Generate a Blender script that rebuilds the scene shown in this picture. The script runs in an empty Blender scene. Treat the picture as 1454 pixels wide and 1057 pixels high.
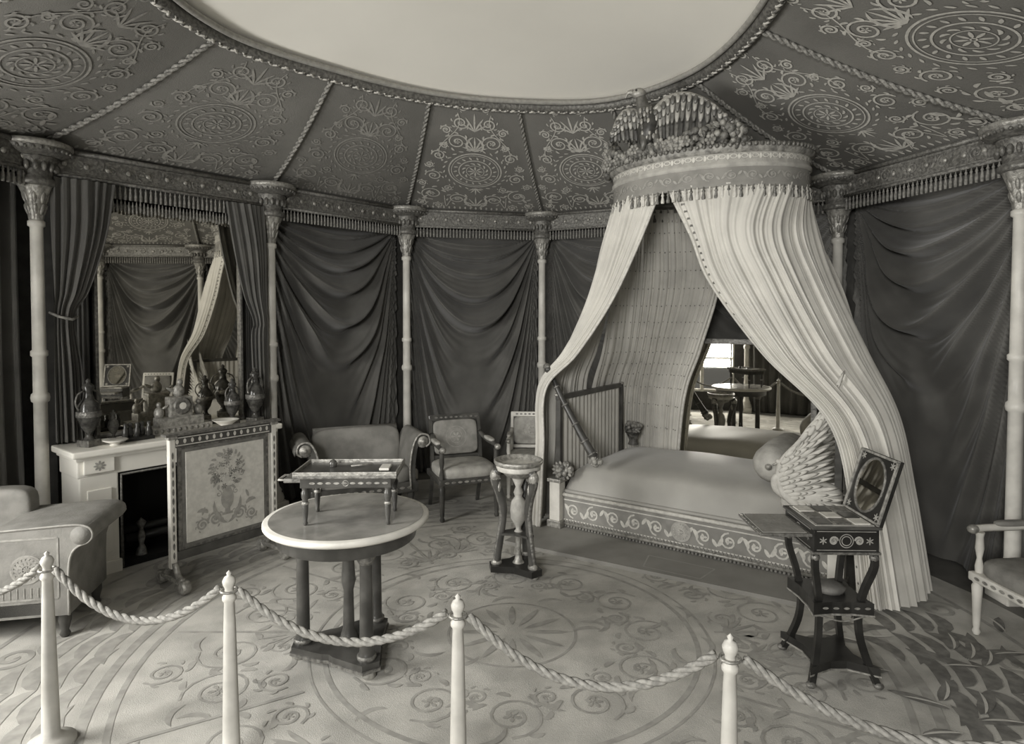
import bpy, bmesh, math, random
from mathutils import Vector, Matrix
random.seed(7)
S=bpy.context.scene
pi=math.pi
sin=math.sin; cos=math.cos
try: S.view_settings.view_transform='Standard'
except Exception: pass

# ------------------------------------------------------------ materials
def tone(v): return (v, v*.97, v*.885, 1)
def mat(name,v,rough=.65,metal=0,v2=None,nscale=12,bump=0,bscale=80,sheen=0,detail=4,wave=None):
    m=bpy.data.materials.new(name); m.use_nodes=True
    nt=m.node_tree; b=nt.nodes['Principled BSDF']
    b.inputs['Base Color'].default_value=tone(v); b.inputs['Roughness'].default_value=rough
    b.inputs['Metallic'].default_value=metal
    b.inputs['Specular IOR Level'].default_value=.35
    if sheen: b.inputs['Sheen Weight'].default_value=sheen
    tc=nt.nodes.new('ShaderNodeTexCoord')
    if v2 is not None:
        n=nt.nodes.new('ShaderNodeTexNoise'); n.inputs['Scale'].default_value=nscale; n.inputs['Detail'].default_value=detail
        nt.links.new(tc.outputs['Object'],n.inputs['Vector'])
        r=nt.nodes.new('ShaderNodeValToRGB'); r.color_ramp.elements[0].position=.38; r.color_ramp.elements[1].position=.64
        r.color_ramp.elements[0].color=tone(v); r.color_ramp.elements[1].color=tone(v2)
        nt.links.new(n.outputs['Fac'],r.inputs['Fac']); nt.links.new(r.outputs['Color'],b.inputs['Base Color'])
    if bump:
        n=nt.nodes.new('ShaderNodeTexNoise'); n.inputs['Scale'].default_value=bscale
        nt.links.new(tc.outputs['Object'],n.inputs['Vector'])
        bp=nt.nodes.new('ShaderNodeBump'); bp.inputs['Strength'].default_value=bump; bp.inputs['Distance'].default_value=.01
        nt.links.new(n.outputs['Fac'],bp.inputs['Height']); nt.links.new(bp.outputs['Normal'],b.inputs['Normal'])
    return m
M_drape=mat('drape_cloth',.080,.7,v2=.115,nscale=3,bump=.15,bscale=200,sheen=.25)
M_ceil=mat('ceiling_cloth',.165,.85,v2=.21,nscale=2,bump=.2,bscale=120)
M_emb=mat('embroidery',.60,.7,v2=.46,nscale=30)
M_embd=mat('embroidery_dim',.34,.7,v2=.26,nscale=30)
M_corn=mat('cornice_ornament',.24,.7,v2=.10,nscale=50)
M_sky=mat('painted_sky',.92,.9,v2=.88,nscale=1.0)
M_wall=mat('wall_cloth',.05,.9,v2=.07)
M_col=mat('column_paint',.70,.4,v2=.54,nscale=6)
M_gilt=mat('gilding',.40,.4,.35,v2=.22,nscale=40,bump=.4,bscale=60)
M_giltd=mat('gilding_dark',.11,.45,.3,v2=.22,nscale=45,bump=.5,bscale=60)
M_dark=mat('ebony_wood',.018,.3,v2=.03,nscale=8)
M_maho=mat('mahogany',.050,.28,v2=.085,nscale=9)
M_marble=mat('white_marble',.88,.35,v2=.82,nscale=4)
M_black=mat('soot',.006,.9)
M_white=mat('white_paint',.70,.45,v2=.58,nscale=9)
M_post=mat('post_paint',.56,.45,v2=.45,nscale=9)
M_rope=mat('rope_fibre',.32,.85,v2=.19,nscale=60)
M_ropel=mat('trim_cord',.34,.7,v2=.14,nscale=60)
M_fringe=mat('fringe',.26,.8,v2=.14,nscale=50)
M_carpet=mat('carpet_wool',.50,.95,v2=.38,nscale=5,bump=.3,bscale=250,detail=8)
M_cpat=mat('carpet_motif',.37,.95,v2=.28,nscale=14)
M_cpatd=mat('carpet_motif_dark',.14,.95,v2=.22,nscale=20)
M_cpatl=mat('carpet_motif_light',.58,.95,v2=.50,nscale=20)
M_dais=mat('dais_cloth',.23,.9,v2=.27,nscale=4,bump=.2,bscale=200)
M_daisl=mat('dais_motif',.30,.9,v2=.34,nscale=20)
M_musl=mat('muslin',.58,.85,v2=.50,nscale=5,bump=.1,bscale=220,sheen=.1)
M_band=mat('canopy_cloth',.26,.7,v2=.20,nscale=8)
M_cover=mat('coverlet_satin',.37,.5,v2=.31,nscale=2.5,sheen=.2)
M_uph=mat('upholstery',.27,.7,v2=.20,nscale=14,bump=.2)
M_uphd=mat('upholstery_dark',.12,.7,v2=.18,nscale=14,bump=.2)
M_uphl=mat('upholstery_light',.42,.7,v2=.31,nscale=14,bump=.2)
M_uphm=mat('upholstery_damask',.25,.7,v2=.19,nscale=9,bump=.2)
M_wing=mat('wing_gesso',.52,.6,v2=.42,nscale=20)
M_silk=mat('screen_silk',.56,.6,v2=.48,nscale=30)
M_flor=mat('floor_wood',.12,.5,v2=.16,nscale=6)
M_tabtop=mat('table_marble_top',.34,.2,v2=.22,nscale=7)
M_flow=mat('carved_gesso',.18,.55,.1,v2=.06,nscale=26,bump=.5,bscale=50)
M_flowl=mat('carved_gesso_light',.34,.55,.1,v2=.15,nscale=26,bump=.5,bscale=50)
M_eag=mat('eagle_bronze',.06,.4,.2,v2=.035,nscale=30)
M_eagm=mat('eagle_bronze_mid',.15,.4,.2,v2=.09,nscale=30)
M_eagl=mat('eagle_bronze_light',.36,.4,.2,v2=.24,nscale=30)
M_brown=mat('canopy_lining',.2,.9)  # even mid-tone cloth for the canopy roof and inner band
M_porc=mat('dark_porcelain',.03,.15,v2=.08,nscale=30)
M_mir=bpy.data.materials.new('mirror_glass'); M_mir.use_nodes=True
_b=M_mir.node_tree.nodes['Principled BSDF']; _b.inputs['Base Color'].default_value=tone(.76); _b.inputs['Metallic'].default_value=1; _b.inputs['Roughness'].default_value=.015
J=[0]
# ------------------------------------------------------------ geometry toolkit
def cr(pts,n,closed=False):
    pts=[Vector(p) for p in pts]; k=len(pts); out=[]
    if k==2 and not closed: return [pts[0].lerp(pts[1],i/(n-1)) for i in range(n)]
    for i in range(n):
        t=(i/n*k) if closed else (i/(n-1)*(k-1))
        j=int(math.floor(t))
        if not closed: j=min(j,k-2)
        f=t-j
        if closed: p0,p1,p2,p3=pts[(j-1)%k],pts[j%k],pts[(j+1)%k],pts[(j+2)%k]
        else:
            p1,p2=pts[j],pts[j+1]
            p0=pts[j-1] if j>0 else p1*2-p2
            p3=pts[j+2] if j+2<k else p2*2-p1
        out.append(.5*((2*p1)+(p2-p0)*f+(2*p0-5*p1+4*p2-p3)*f*f+(3*p1-p0-3*p2+p3)*f**3))
    return out
def sgp(x,e): return math.copysign(abs(x)**e,x)
class MB:
    def __init__(s,name): s.name=name; s.v=[]; s.f=[]; s.fm=[]; s.sm=[]; s.mats=[]; s.T=Matrix.Identity(4)
    def mi(s,m):
        if m not in s.mats: s.mats.append(m)
        return s.mats.index(m)
    def add(s,vs,fs,m,smooth=True):
        o=len(s.v); T=s.T; k=s.mi(m)
        s.v.extend([T@Vector(p) for p in vs])
        for f in fs:
            s.f.append([i+o for i in f]); s.fm.append(k); s.sm.append(smooth)
    def box(s,c,d,m,bev=.006,rot=None):
        bm=bmesh.new(); bmesh.ops.create_cube(bm,size=1)
        for v in bm.verts: v.co=Vector((v.co.x*d[0],v.co.y*d[1],v.co.z*d[2]))
        b=min(bev,min(d)*.3)
        if b>0: bmesh.ops.bevel(bm,geom=bm.edges[:],offset=b,segments=2,affect='EDGES',profile=.6)
        bm.verts.index_update()
        R=rot if rot else Matrix.Identity(3)
        s.add([R@v.co+Vector(c) for v in bm.verts],[[v.index for v in f.verts] for f in bm.faces],m,False); bm.free()
    def lathe(s,prof,c,m,n=24,cap=True,sx=1,sy=1,mod=None):
        vs=[];fs=[]
        for (r,z) in prof:
            for k in range(n):
                a=2*pi*k/n; q=r*(mod(a) if mod else 1)
                vs.append((c[0]+q*cos(a)*sx,c[1]+q*sin(a)*sy,c[2]+z))
        for i in range(len(prof)-1):
            for k in range(n):
                k2=(k+1)%n; fs.append((i*n+k,i*n+k2,(i+1)*n+k2,(i+1)*n+k))
        s.add(vs,fs,m)
        if cap:
            s.add(vs[:n],[list(range(n))[::-1]],m,False); s.add(vs[-n:],[list(range(n))],m,False)
    def tube(s,pts,r,m,n=8,closed=False,sm=True,flat=1.0):
        pts=[Vector(p) for p in pts]; k=len(pts)
        R=r if isinstance(r,(list,tuple)) else [r]*k
        vs=[];fs=[];prev=None
        for i in range(k):
            a=pts[(i-1)%k] if (closed or i>0) else pts[i]
            b=pts[(i+1)%k] if (closed or i<k-1) else pts[i]
            t=(b-a).normalized() if (b-a).length>1e-9 else Vector((0,0,1))
            if prev is None:
                u=Vector((0,0,1)) if abs(t.z)<.9 else Vector((1,0,0))
                N=(u-t*u.dot(t)).normalized()
            else: N=(prev-t*prev.dot(t)).normalized()
            prev=N; B=t.cross(N)
            for q in range(n):
                an=2*pi*(q+.5)/n
                vs.append(pts[i]+N*R[i]*cos(an)*flat+B*R[i]*sin(an))
        rng=k if closed else k-1
        for i in range(rng):
            for q in range(n):
                q2=(q+1)%n;i2=(i+1)%k
                fs.append((i*n+q,i*n+q2,i2*n+q2,i2*n+q))
        if not closed: fs.append(list(range(n))[::-1]); fs.append([(k-1)*n+q for q in range(n)])
        s.add(vs,fs,m,sm)
    def rope(s,pts,R,m,turn=None,strands=3,step=None,closed=False):
        pts=[Vector(p) for p in pts]
        L=[0]
        for i in range(1,len(pts)): L.append(L[-1]+(pts[i]-pts[i-1]).length)
        tot=L[-1]; step=step or R*.8; n=max(6,int(tot/step)); turn=turn or R*7
        q=[];j=0
        for i in range(n+1):
            d=tot*i/n
            while j<len(L)-2 and L[j+1]<d: j+=1
            f=(d-L[j])/max(1e-9,L[j+1]-L[j]); q.append(pts[j].lerp(pts[j+1],min(1,f)))
        for st in range(strands):
            out=[]
            for i in range(n+1):
                t=(q[min(n,i+1)]-q[max(0,i-1)]).normalized()
                u=Vector((0,0,1)) if abs(t.z)<.95 else Vector((1,0,0))
                N=(u-t*u.dot(t)).normalized(); B=t.cross(N)
                a=2*pi*(tot*i/n/turn+st/strands)
                out.append(q[i]+(N*cos(a)+B*sin(a))*R*.5)
            s.tube(out,R*.58,m,6)
    def ell(s,c,r,m,rot=None,nu=14,nv=9,e1=1,e2=1):
        R=rot if rot else Matrix.Identity(3); vs=[];fs=[]
        for i in range(nv+1):
            la=-pi/2+pi*i/nv
            for k in range(nu):
                lo=2*pi*k/nu
                p=Vector((r[0]*sgp(cos(la),e1)*sgp(cos(lo),e2),r[1]*sgp(cos(la),e1)*sgp(sin(lo),e2),r[2]*sgp(sin(la),e1)))
                vs.append(R@p+Vector(c))
        for i in range(nv):
            for k in range(nu):
                k2=(k+1)%nu; fs.append((i*nu+k,i*nu+k2,(i+1)*nu+k2,(i+1)*nu+k))
        s.add(vs,fs,m)
    def pad(s,c,d,m,rot=None,e=.35): s.ell(c,(d[0]/2,d[1]/2,d[2]/2),m,rot,nu=36,nv=14,e1=e,e2=e)
    def grid(s,G,m,smooth=True):
        nv=len(G);nu=len(G[0]);vs=[p for r in G for p in r]
        s.add(vs,[(i*nu+j,i*nu+j+1,(i+1)*nu+j+1,(i+1)*nu+j) for i in range(nv-1) for j in range(nu-1)],m,smooth)
    def drape(s,rows,nu,nv,N,amp,m,ph=0,soft=0):
        rr=[cr(r,nu) for r in rows]
        cols=[cr([rr[k][j] for k in range(len(rr))],nv) for j in range(nu)]
        G=[[cols[j][i] for j in range(nu)] for i in range(nv)]
        O=[]
        for i in range(nv):
            row=[]
            for j in range(nu):
                du=G[i][min(nu-1,j+1)]-G[i][max(0,j-1)]; dv=G[min(nv-1,i+1)][j]-G[max(0,i-1)][j]
                nn=du.cross(dv); nn=nn.normalized() if nn.length>1e-9 else Vector((0,0,0))
                u=j/(nu-1); v=i/(nv-1)
                a=2*pi*N*u+ph+1.0*sin(2.2*v+ph+4*u)+1.3*sin(7.3*u+ph)+.5*sin(17*u+2*v)
                q=sin(a)+.35*sin(2.3*a+1)
                if soft:
                    M1=.55+.45*sin(5.1*u*2+3.1*v+ph); M2=.5+.5*sin(11*u-2.5*v+ph*2)
                    q=q*(.35+.65*M1)+.55*M2*sin(2.1*a+v*2)+1.1*soft*sin(2*pi*N*.31*u+ph+1.5*v)
                row.append(G[i][j]+nn*amp(v)*q)
            O.append(row)
        s.grid(O,m); return O
    def prism(s,pts,z0,z1,m,smooth=False):
        n=len(pts); vs=[(p[0],p[1],z0) for p in pts]+[(p[0],p[1],z1) for p in pts]
        fs=[(i,(i+1)%n,n+(i+1)%n,n+i) for i in range(n)]
        s.add(vs,fs+[list(range(n))[::-1],list(range(n,2*n))],m,smooth)
    def rib(s,poly,f,w,m,taper=False):
        J[0]=(J[0]+1)%60
        k=len(poly); vs=[]
        for i in range(k):
            a=poly[max(0,i-1)]; b=poly[min(k-1,i+1)]
            dx,dy=b[0]-a[0],b[1]-a[1]; l=math.hypot(dx,dy) or 1
            t=i/(k-1); ww=w*(max(.02,sin(pi*t)**.7) if taper else 1)/2
            x,y=poly[i]; vs.append(f(x-dy/l*ww,y+dx/l*ww)); vs.append(f(x+dy/l*ww,y-dx/l*ww))
        s.add(vs,[(2*i,2*i+1,2*i+3,2*i+2) for i in range(k-1)],m,False)
    def pats(s,P,f,m):
        for p in P: s.rib(p[0],f,p[1],m,p[2])
    def build(s,loc=(0,0,0),rz=0):
        me=bpy.data.meshes.new(s.name); me.from_pydata([tuple(v) for v in s.v],[],s.f)
        for m in s.mats: me.materials.append(m)
        me.polygons.foreach_set('material_index',s.fm); me.polygons.foreach_set('use_smooth',s.sm)
        me.validate(); me.update()
        o=bpy.data.objects.new(s.name,me); S.collection.objects.link(o)
        o.location=loc; o.rotation_euler=(0,0,rz); return o

# ------------------------------------------------------------ ornament patterns (poly,width,taper)
def circ(x,y,r,w=.012,n=26): return ([(x+r*cos(2*pi*i/n),y+r*sin(2*pi*i/n)) for i in range(n+1)],w,False)
def spir(x,y,r,a0,d=1,turns=1.6,w=.014,n=26):
    return ([(x+r*(1-.85*i/n)*cos(a0+d*2*pi*turns*i/n),y+r*(1-.85*i/n)*sin(a0+d*2*pi*turns*i/n)) for i in range(n+1)],w,False)
def leaf(x,y,a,l,w=.03,c=0):
    return ([(x+l*t*cos(a+c*t),y+l*t*sin(a+c*t)) for t in (0,.15,.3,.5,.7,.85,1)],w,True)
def fan(x,y,a,l,n=7,sp=1.2,w=.025): return [leaf(x,y,a+sp*(i/(n-1)-.5)*2,l*(1-.3*abs(i/(n-1)-.5)*2),w,.3*(i/(n-1)-.5)) for i in range(n)]
def line(a,b,w=.01,n=8): return ([(a[0]+(b[0]-a[0])*i/n,a[1]+(b[1]-a[1])*i/n) for i in range(n+1)],w,False)
def rosette(x,y,r,n=8,w=None): return [leaf(x+r*.2*cos(2*pi*i/n),y+r*.2*sin(2*pi*i/n),2*pi*i/n,r*.8,w or r*.4) for i in range(n)]+[circ(x,y,r*.16,r*.1,10)]
def medallion(x,y,r):
    P=[circ(x,y,r,.014,40),circ(x,y,r*.9,.008,40),circ(x,y,r*.62,.012,36),circ(x,y,r*.34,.007,30)]+rosette(x,y,r*.3,8,r*.07)
    P+=[leaf(x+r*.38*cos(2*pi*i/12),y+r*.38*sin(2*pi*i/12),2*pi*i/12+.4,r*.2,.018,.8) for i in range(12)]
    P+=[leaf(x+r*.68*cos(2*pi*i/18),y+r*.68*sin(2*pi*i/18),2*pi*i/18+.5,r*.17,.02) for i in range(18)]
    return P
def scrollL(x,y,r,a0,d):
    P=[spir(x,y,r,a0,d,1.7,.014)]
    for i in range(5):
        a=a0+d*(.5+i*.9); P.append(leaf(x+r*.95*cos(a),y+r*.95*sin(a),a+d*.5,r*.5,r*.2,d*.7))
    P+=rosette(x,y,r*.3,5)
    return P
def panel_pattern():
    P=medallion(0,.80,.27)
    P+=[leaf(.31*cos(2*pi*i/26),.80+.31*sin(2*pi*i/26),2*pi*i/26+1.2,.05,.016) for i in range(26)]
    for s in (-1,1):
        b=0 if s==1 else pi
        P+=scrollL(s*.47,.36,.125,b+pi/2,s); P+=scrollL(s*.2,.27,.105,b+pi,-s)
        P+=scrollL(s*.43,.70,.085,b,s); P+=scrollL(s*.17,1.22,.10,b+pi,-s); P+=scrollL(s*.13,1.46,.075,b+pi,s)
        P+=scrollL(s*.36,1.02,.07,b,s); P+=scrollL(s*.60,.17,.06,b+pi/2,-s); P+=scrollL(s*.30,.49,.055,b,-s)
        P+=scrollL(s*.56,.56,.05,b,s); P+=scrollL(s*.42,.12,.055,b,s); P+=scrollL(s*.27,1.36,.05,b,s); P+=scrollL(s*.10,1.63,.045,b+pi,-s)
        P+=scrollL(s*.46,.88,.045,b,-s); P+=scrollL(s*.30,1.16,.04,b,s)
        P+=[([(s*(.04+.30*t+.1*sin(pi*t)),.08+.16*sin(2*pi*t)+.25*t) for t in [i/14 for i in range(15)]],.010,False)]
        P+=[([(s*(.33-.16*t+.06*sin(6*t)),.95+.62*t) for t in [i/14 for i in range(15)]],.009,False)]
        P+=[leaf(s*.06,.1,pi/2-s*.9,.24,.03,s*.8),leaf(s*.05,1.1,pi/2-s*.8,.2,.025,s)]
        P+=[leaf(s*(.62-.04*k),.14+.1*k,pi/2+s*.6,.1,.03) for k in range(3)]
    P+=fan(0,.12,pi/2,.2,7,1.2,.018); P+=fan(0,1.1,pi/2,.2,7,1.0,.018); P+=fan(0,1.36,pi/2,.22,5,.8,.018); P+=fan(0,.50,-pi/2,.13,5,.9,.016)
    P+=[leaf(-.66+.06*i,.04,pi/2,.06,.022) for i in range(23)]
    P+=[line((-.34,1.66),(.34,1.66),.008),line((-.34,1.69),(.34,1.69),.005)]
    return P
def scrollband(L,h,step=None):
    step=step or h*1.5; n=max(1,int(L/step)); P=[]; r=h*.33
    for i in range(n):
        x=L*(i+.5)/n; d=1 if i%2 else -1
        P.append(spir(x,h*.5,r,pi/2*d,d,1.5,h*.07,18)); P.append(leaf(x-step*.5,h*.5-d*h*.25,d*.6,step*.5,h*.16,.5*d))
        P.append(leaf(x+r,h*.5,d*1.0,h*.35,h*.14)); P+=[leaf(x,h*.5,k*2.1,h*.14,h*.09) for k in range(3)]
    P.append(line((0,h*.06),(L,h*.06),h*.05,4)); P.append(line((0,h*.94),(L,h*.94),h*.05,4))
    return P

# ------------------------------------------------------------ room plan
COL=[(-1.6,.75),(-2.75,1.6),(-3.55,2.9),(-3.30,4.42),(-2.20,5.80),(-1.17,7.04),(.35,7.42),(1.65,6.75),(2.77,5.41),(3.17,3.97),(3.34,2.4),(2.6,1.3),(1.6,.7)]
RNG=[(-.6,2.1),(-1.5,2.6),(-2.02,3.4),(-1.95,4.30),(-1.38,4.98),(-.70,5.48),(.05,5.70),(.85,5.66),(1.41,5.06),(1.57,4.18),(1.42,3.2),(.95,2.5),(.3,2.1)]
NC=len(COL); CEN=Vector((0,4.0,0)); ZT=3.0; ZR=3.70
def V2(p,z=0): return Vector((p[0],p[1],z))
WV=[V2(c)+((V2(c)-CEN).normalized()*.26) for c in COL]
ringdense=cr([V2(p,ZR) for p in RNG],NC*14,closed=True)
names=['wall_window','wall_window_side','wall_left','wall_chimney','wall_back_left','wall_back','wall_back_right','wall_alcove','wall_right','wall_right_side','wall_front_right','wall_front']

m=MB('floor'); m.box((0,3.2,-.05),(10,11,.1),M_flor,0); m.build()
def inward(k,off):
    return WV[k]-(V2(COL[k])-CEN).normalized()*off
m=MB('carpet')
cp=[inward(k,.42) for k in range(NC)]+[Vector((1.4,-.9,0)),Vector((-1.5,-.9,0))]
m.prism([(p.x,p.y) for p in cp],.0,.006,M_carpet)
fz=lambda z:(lambda x,y:(x,y,z+J[0]*.00003))
cx,cy=0,3.55
for r,w,mm in ((.36,.016,M_cpat),(1.02,.025,M_cpat),(1.10,.014,M_cpat),(1.95,.03,M_cpat),(2.06,.05,M_cpat),(2.78,.03,M_cpat)):
    m.pats([circ(cx,cy,r,w,90)],fz(.0075),mm)
for i in range(12):
    a=2*pi*i/12; R=Matrix.Rotation(a,2)
    def loc(x,y,R=R): q=R@Vector((x,y)); return (cx+q.x,cy+q.y,.0075+J[0]*.00003)
    P=[line((1.15,0),(1.9,0),.02)]+scrollL(.76,.0,.15,0,1)+scrollL(1.5,.22,.17,0,1)+scrollL(1.5,-.22,.17,0,-1)+fan(1.2,.42 if i%2 else 0,0,.26,7,1)
    P+=scrollL(.62,.16,.07,1,-1)+scrollL(1.25,.16,.09,2,1)+scrollL(1.25,-.16,.09,2,-1)+scrollL(1.75,.42,.10,1,1)+[leaf(.08,0,0,.24,.04)]
    P+=[leaf(random.uniform(.4,1.9),random.uniform(-.25,.25),random.uniform(0,6),.16,.03,1) for q in range(7)]
    m.pats(P,loc,M_cpat)
for i in range(26):
    a=2*pi*i/26; R=Matrix.Rotation(a,2)
    def loc(x,y,R=R): q=R@Vector((x,y)); return (cx+q.x,cy+q.y,.0075+J[0]*.00003)
    P=[leaf(2.15+.1*k,.0,(.9-.12*k)*s,.34-.03*k,.085,.8*s) for k in range(4) for s in (-1,1)]
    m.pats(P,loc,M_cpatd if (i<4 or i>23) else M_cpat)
    m.pats([spir(2.62,.28,.12,0,1,1.6,.03)],loc,M_cpat)
for i in range(60):
    x=random.uniform(1.85,2.85); y=random.uniform(1.6,3.7)
    a0=random.choice((.6,.9,-.5,2.6))+random.uniform(-.3,.3)
    m.pats([leaf(x,y,a0,random.uniform(.2,.36),random.uniform(.05,.09),random.uniform(-1,1))],fz(.0095),M_cpatd)
    m.pats([leaf(x+.02,y,a0,.2,.014,.3)],fz(.0118),M_cpatl)
m.build()

for k in range(NC-1):
    a,b=WV[k],WV[k+1]
    m=MB(names[k])
    def wp(u,z,o=0,a=a,b=b):
        t=(b-a).normalized(); n=Vector((-t.y,t.x,0)); p=a.lerp(b,u)+n*o; return (p.x,p.y,z)
    def slab(u0,u1,z0,z1):
        vs=[wp(u0,z0),wp(u1,z0),wp(u1,z1),wp(u0,z1),wp(u0,z0,.08),wp(u1,z0,.08),wp(u1,z1,.08),wp(u0,z1,.08)]
        m.add(vs,[(0,1,2,3),(5,4,7,6),(0,3,7,4),(1,5,6,2),(3,2,6,7),(0,4,5,1)],M_wall,False)
    if k==1:
        slab(0,.14,0,3.02); slab(.86,1,0,3.02); slab(.14,.86,0,.35); slab(.14,.86,2.6,3.02)
    else: slab(0,1,0,3.02)
    m.build()
a,b=WV[1],WV[2]; t=(b-a).normalized(); L=(b-a).length
m=MB('window_1')
for s0 in (.14,.5,.86): m.box((L*s0,.04,1.475),(.06,.07,2.25),M_white,.006)
for z in (.38,1.0,1.6,2.15,2.58): m.box((L*.5,.04,z),(L*.72,.05,.04),M_white,.004)
m.build(a,math.atan2(t.y,t.x))

m=MB('ceiling')
PP=panel_pattern()
rail=MB('trim_ceiling_cords')
for k in range(NC):
    k2=(k+1)%NC
    A,B=V2(COL[k],ZT),V2(COL[k2],ZT)
    inner=[ringdense[(k*14+j)%(NC*14)] for j in range(15)]
    def pt(u,v,A=A,B=B,inner=inner):
        u_=min(.9999,max(0,u)); j=int(u_*14); f=u_*14-j
        q=inner[j].lerp(inner[j+1],f); p=A.lerp(B,u_); r=p.lerp(q,v); r.z-=.05*sin(pi*v); return r
    G=[[pt(j/14,i/10) for j in range(15)] for i in range(11)]
    m.grid(G,M_ceil)
    wa,wb=WV[k].copy(),WV[k2].copy(); wa.z=wb.z=3.02
    m.add([wa,wb,B,A],[(0,1,2,3)],M_ceil,False)
    Ls=(pt(.5,1)-pt(.5,0)).length; w0=(B-A).length; w1=(inner[14]-inner[0]).length
    n=(pt(.6,.5)-pt(.4,.5)).cross(pt(.5,.6)-pt(.5,.4)).normalized()
    if n.z>0: n=-n
    sc=min(1.0,w0/1.5); sy=Ls/1.72
    def fm(x,y,pt=pt,n=n,Ls=Ls,w0=w0,w1=w1,sc=sc,sy=sy):
        v=min(1,max(0,y*sy/Ls)); w=w0+(w1-w0)*v; u=.5+x*sc/w
        return pt(min(.97,max(.03,u)),v)+n*(.004+J[0]*.00005)
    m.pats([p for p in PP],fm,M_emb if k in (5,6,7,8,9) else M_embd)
    path=[A.lerp(inner[0],i/12)-Vector((0,0,.05*sin(pi*i/12)+.02)) for i in range(13)]
    rail.rope(path,.020,M_ropel,turn=.12,strands=2)
m.build(); rail.build()

m=MB('ceiling_painted_sky')
c0=sum((p for p in ringdense),Vector())/len(ringdense)
G=[]
for i in range(9):
    r=1-i/8; row=[]
    for j in range(len(ringdense)+1):
        p=ringdense[j%len(ringdense)]; q=c0.lerp(p,max(r,.001)*1.02); q.z=ZR+.02+.30*(1-r*r); row.append(q)
    G.append(row)
m.grid(G,M_sky); m.build()
m=MB('trim_oculus')
def scl(p,s,dz): q=c0+(p-c0)*s; q.z=p.z+dz; return q
m.tube([scl(p,1.015,-.02) for p in ringdense],.05,M_giltd,10,closed=True)
m.tube([scl(p,.975,0) for p in ringdense],.022,M_embd,8,closed=True)
m.tube([scl(p,1.06,-.03) for p in ringdense],.016,M_embd,8,closed=True)
for i in range(0,len(ringdense)*2):
    a=ringdense[(i//2)%len(ringdense)]; b=ringdense[(i//2+1)%len(ringdense)]; p=a.lerp(b,.5*(i%2)); d=(b-a).normalized()
    an=math.atan2(d.y,d.x)+(.6 if i%2 else -.6)
    m.ell(scl(p,1.015,-.065),(.04,.013,.012),M_emb if i%3 else M_giltd,Matrix.Rotation(an,3,'Z'),6,4)
m.build()

def column(k):
    m=MB('column')
    m.box((0,0,.05),(.2,.2,.1),M_col,.01)
    pr=[(.09,.10),(.095,.13),(.085,.16),(.07,.18),(.075,.20),(.055,.23),(.045,.27),(.042,1.20),(.054,1.21),(.058,1.235),(.054,1.26),(.043,1.27),(.042,1.52),(.053,1.53),(.053,1.56),(.042,1.57),(.039,2.42),(.052,2.43),(.052,2.46),(.039,2.47)]
    m.lathe(pr,(0,0,0),M_col,20)
    m.lathe([(.042,2.47),(.05,2.52),(.062,2.57),(.058,2.59),(.075,2.64),(.095,2.69),(.10,2.70)],(0,0,0),M_gilt,24,mod=lambda a:1+.08*sin(8*a))
    for i in range(8):
        a=2*pi*i/8
        for z,rr,l in ((2.52,.055,.05),(2.60,.068,.05)):
            m.ell((rr*cos(a+z*9),rr*sin(a+z*9),z+.02),(.008,.016,l*.8),M_gilt,Matrix.Rotation(a+z*9,3,'Z')@Matrix.Rotation(.3,3,'Y'),6,5)
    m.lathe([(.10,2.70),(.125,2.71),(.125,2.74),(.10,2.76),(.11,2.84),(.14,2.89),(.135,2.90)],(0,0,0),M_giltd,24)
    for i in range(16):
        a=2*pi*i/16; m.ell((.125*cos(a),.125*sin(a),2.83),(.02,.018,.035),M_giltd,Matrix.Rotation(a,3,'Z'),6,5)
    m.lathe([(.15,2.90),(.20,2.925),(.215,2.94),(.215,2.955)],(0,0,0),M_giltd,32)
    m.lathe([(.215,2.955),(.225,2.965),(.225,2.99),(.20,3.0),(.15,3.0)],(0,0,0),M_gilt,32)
    for i in range(30):
        a=2*pi*i/30; m.ell((.212*cos(a),.212*sin(a),2.935),(.012,.012,.014),M_giltd,None,6,4)
    m.build((COL[k][0],COL[k][1],0),math.atan2(COL[k][1]-4,COL[k][0]))
for k in range(NC): column(k)

def bayframe(k):
    a,b=V2(COL[k]),V2(COL[k+1]); t=(b-a).normalized(); return a,math.atan2(t.y,t.x),(b-a).length
def sstep(a,b,x): t=min(1,max(0,(x-a)/(b-a))); return t*t*(3-2*t)
for k in range(NC-1):
    a,rz,L=bayframe(k)
    m=MB('trim_cornice')
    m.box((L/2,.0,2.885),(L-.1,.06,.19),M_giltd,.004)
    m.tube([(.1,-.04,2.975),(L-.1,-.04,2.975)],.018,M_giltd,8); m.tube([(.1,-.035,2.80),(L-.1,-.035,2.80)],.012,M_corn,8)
    m.pats(scrollband(L-.3,.14,.2),lambda x,y:(x+.15,-.034-J[0]*.00003,2.815+y),M_corn)
    for i in range(int(L/.14)): m.ell((.16+.14*i,-.036,2.885),(.02,.012,.02),M_gilt,None,8,5)
    nf=int((L-.2)/.036)
    for i in range(nf):
        x=.1+(L-.2)*(i+.5)/nf
        m.lathe([(.004,2.79),(.006,2.775),(.011,2.765),(.007,2.755),(.013,2.72),(.010,2.685)],(x,-.03,0),M_fringe,5)
    m.build(a,rz)
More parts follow.
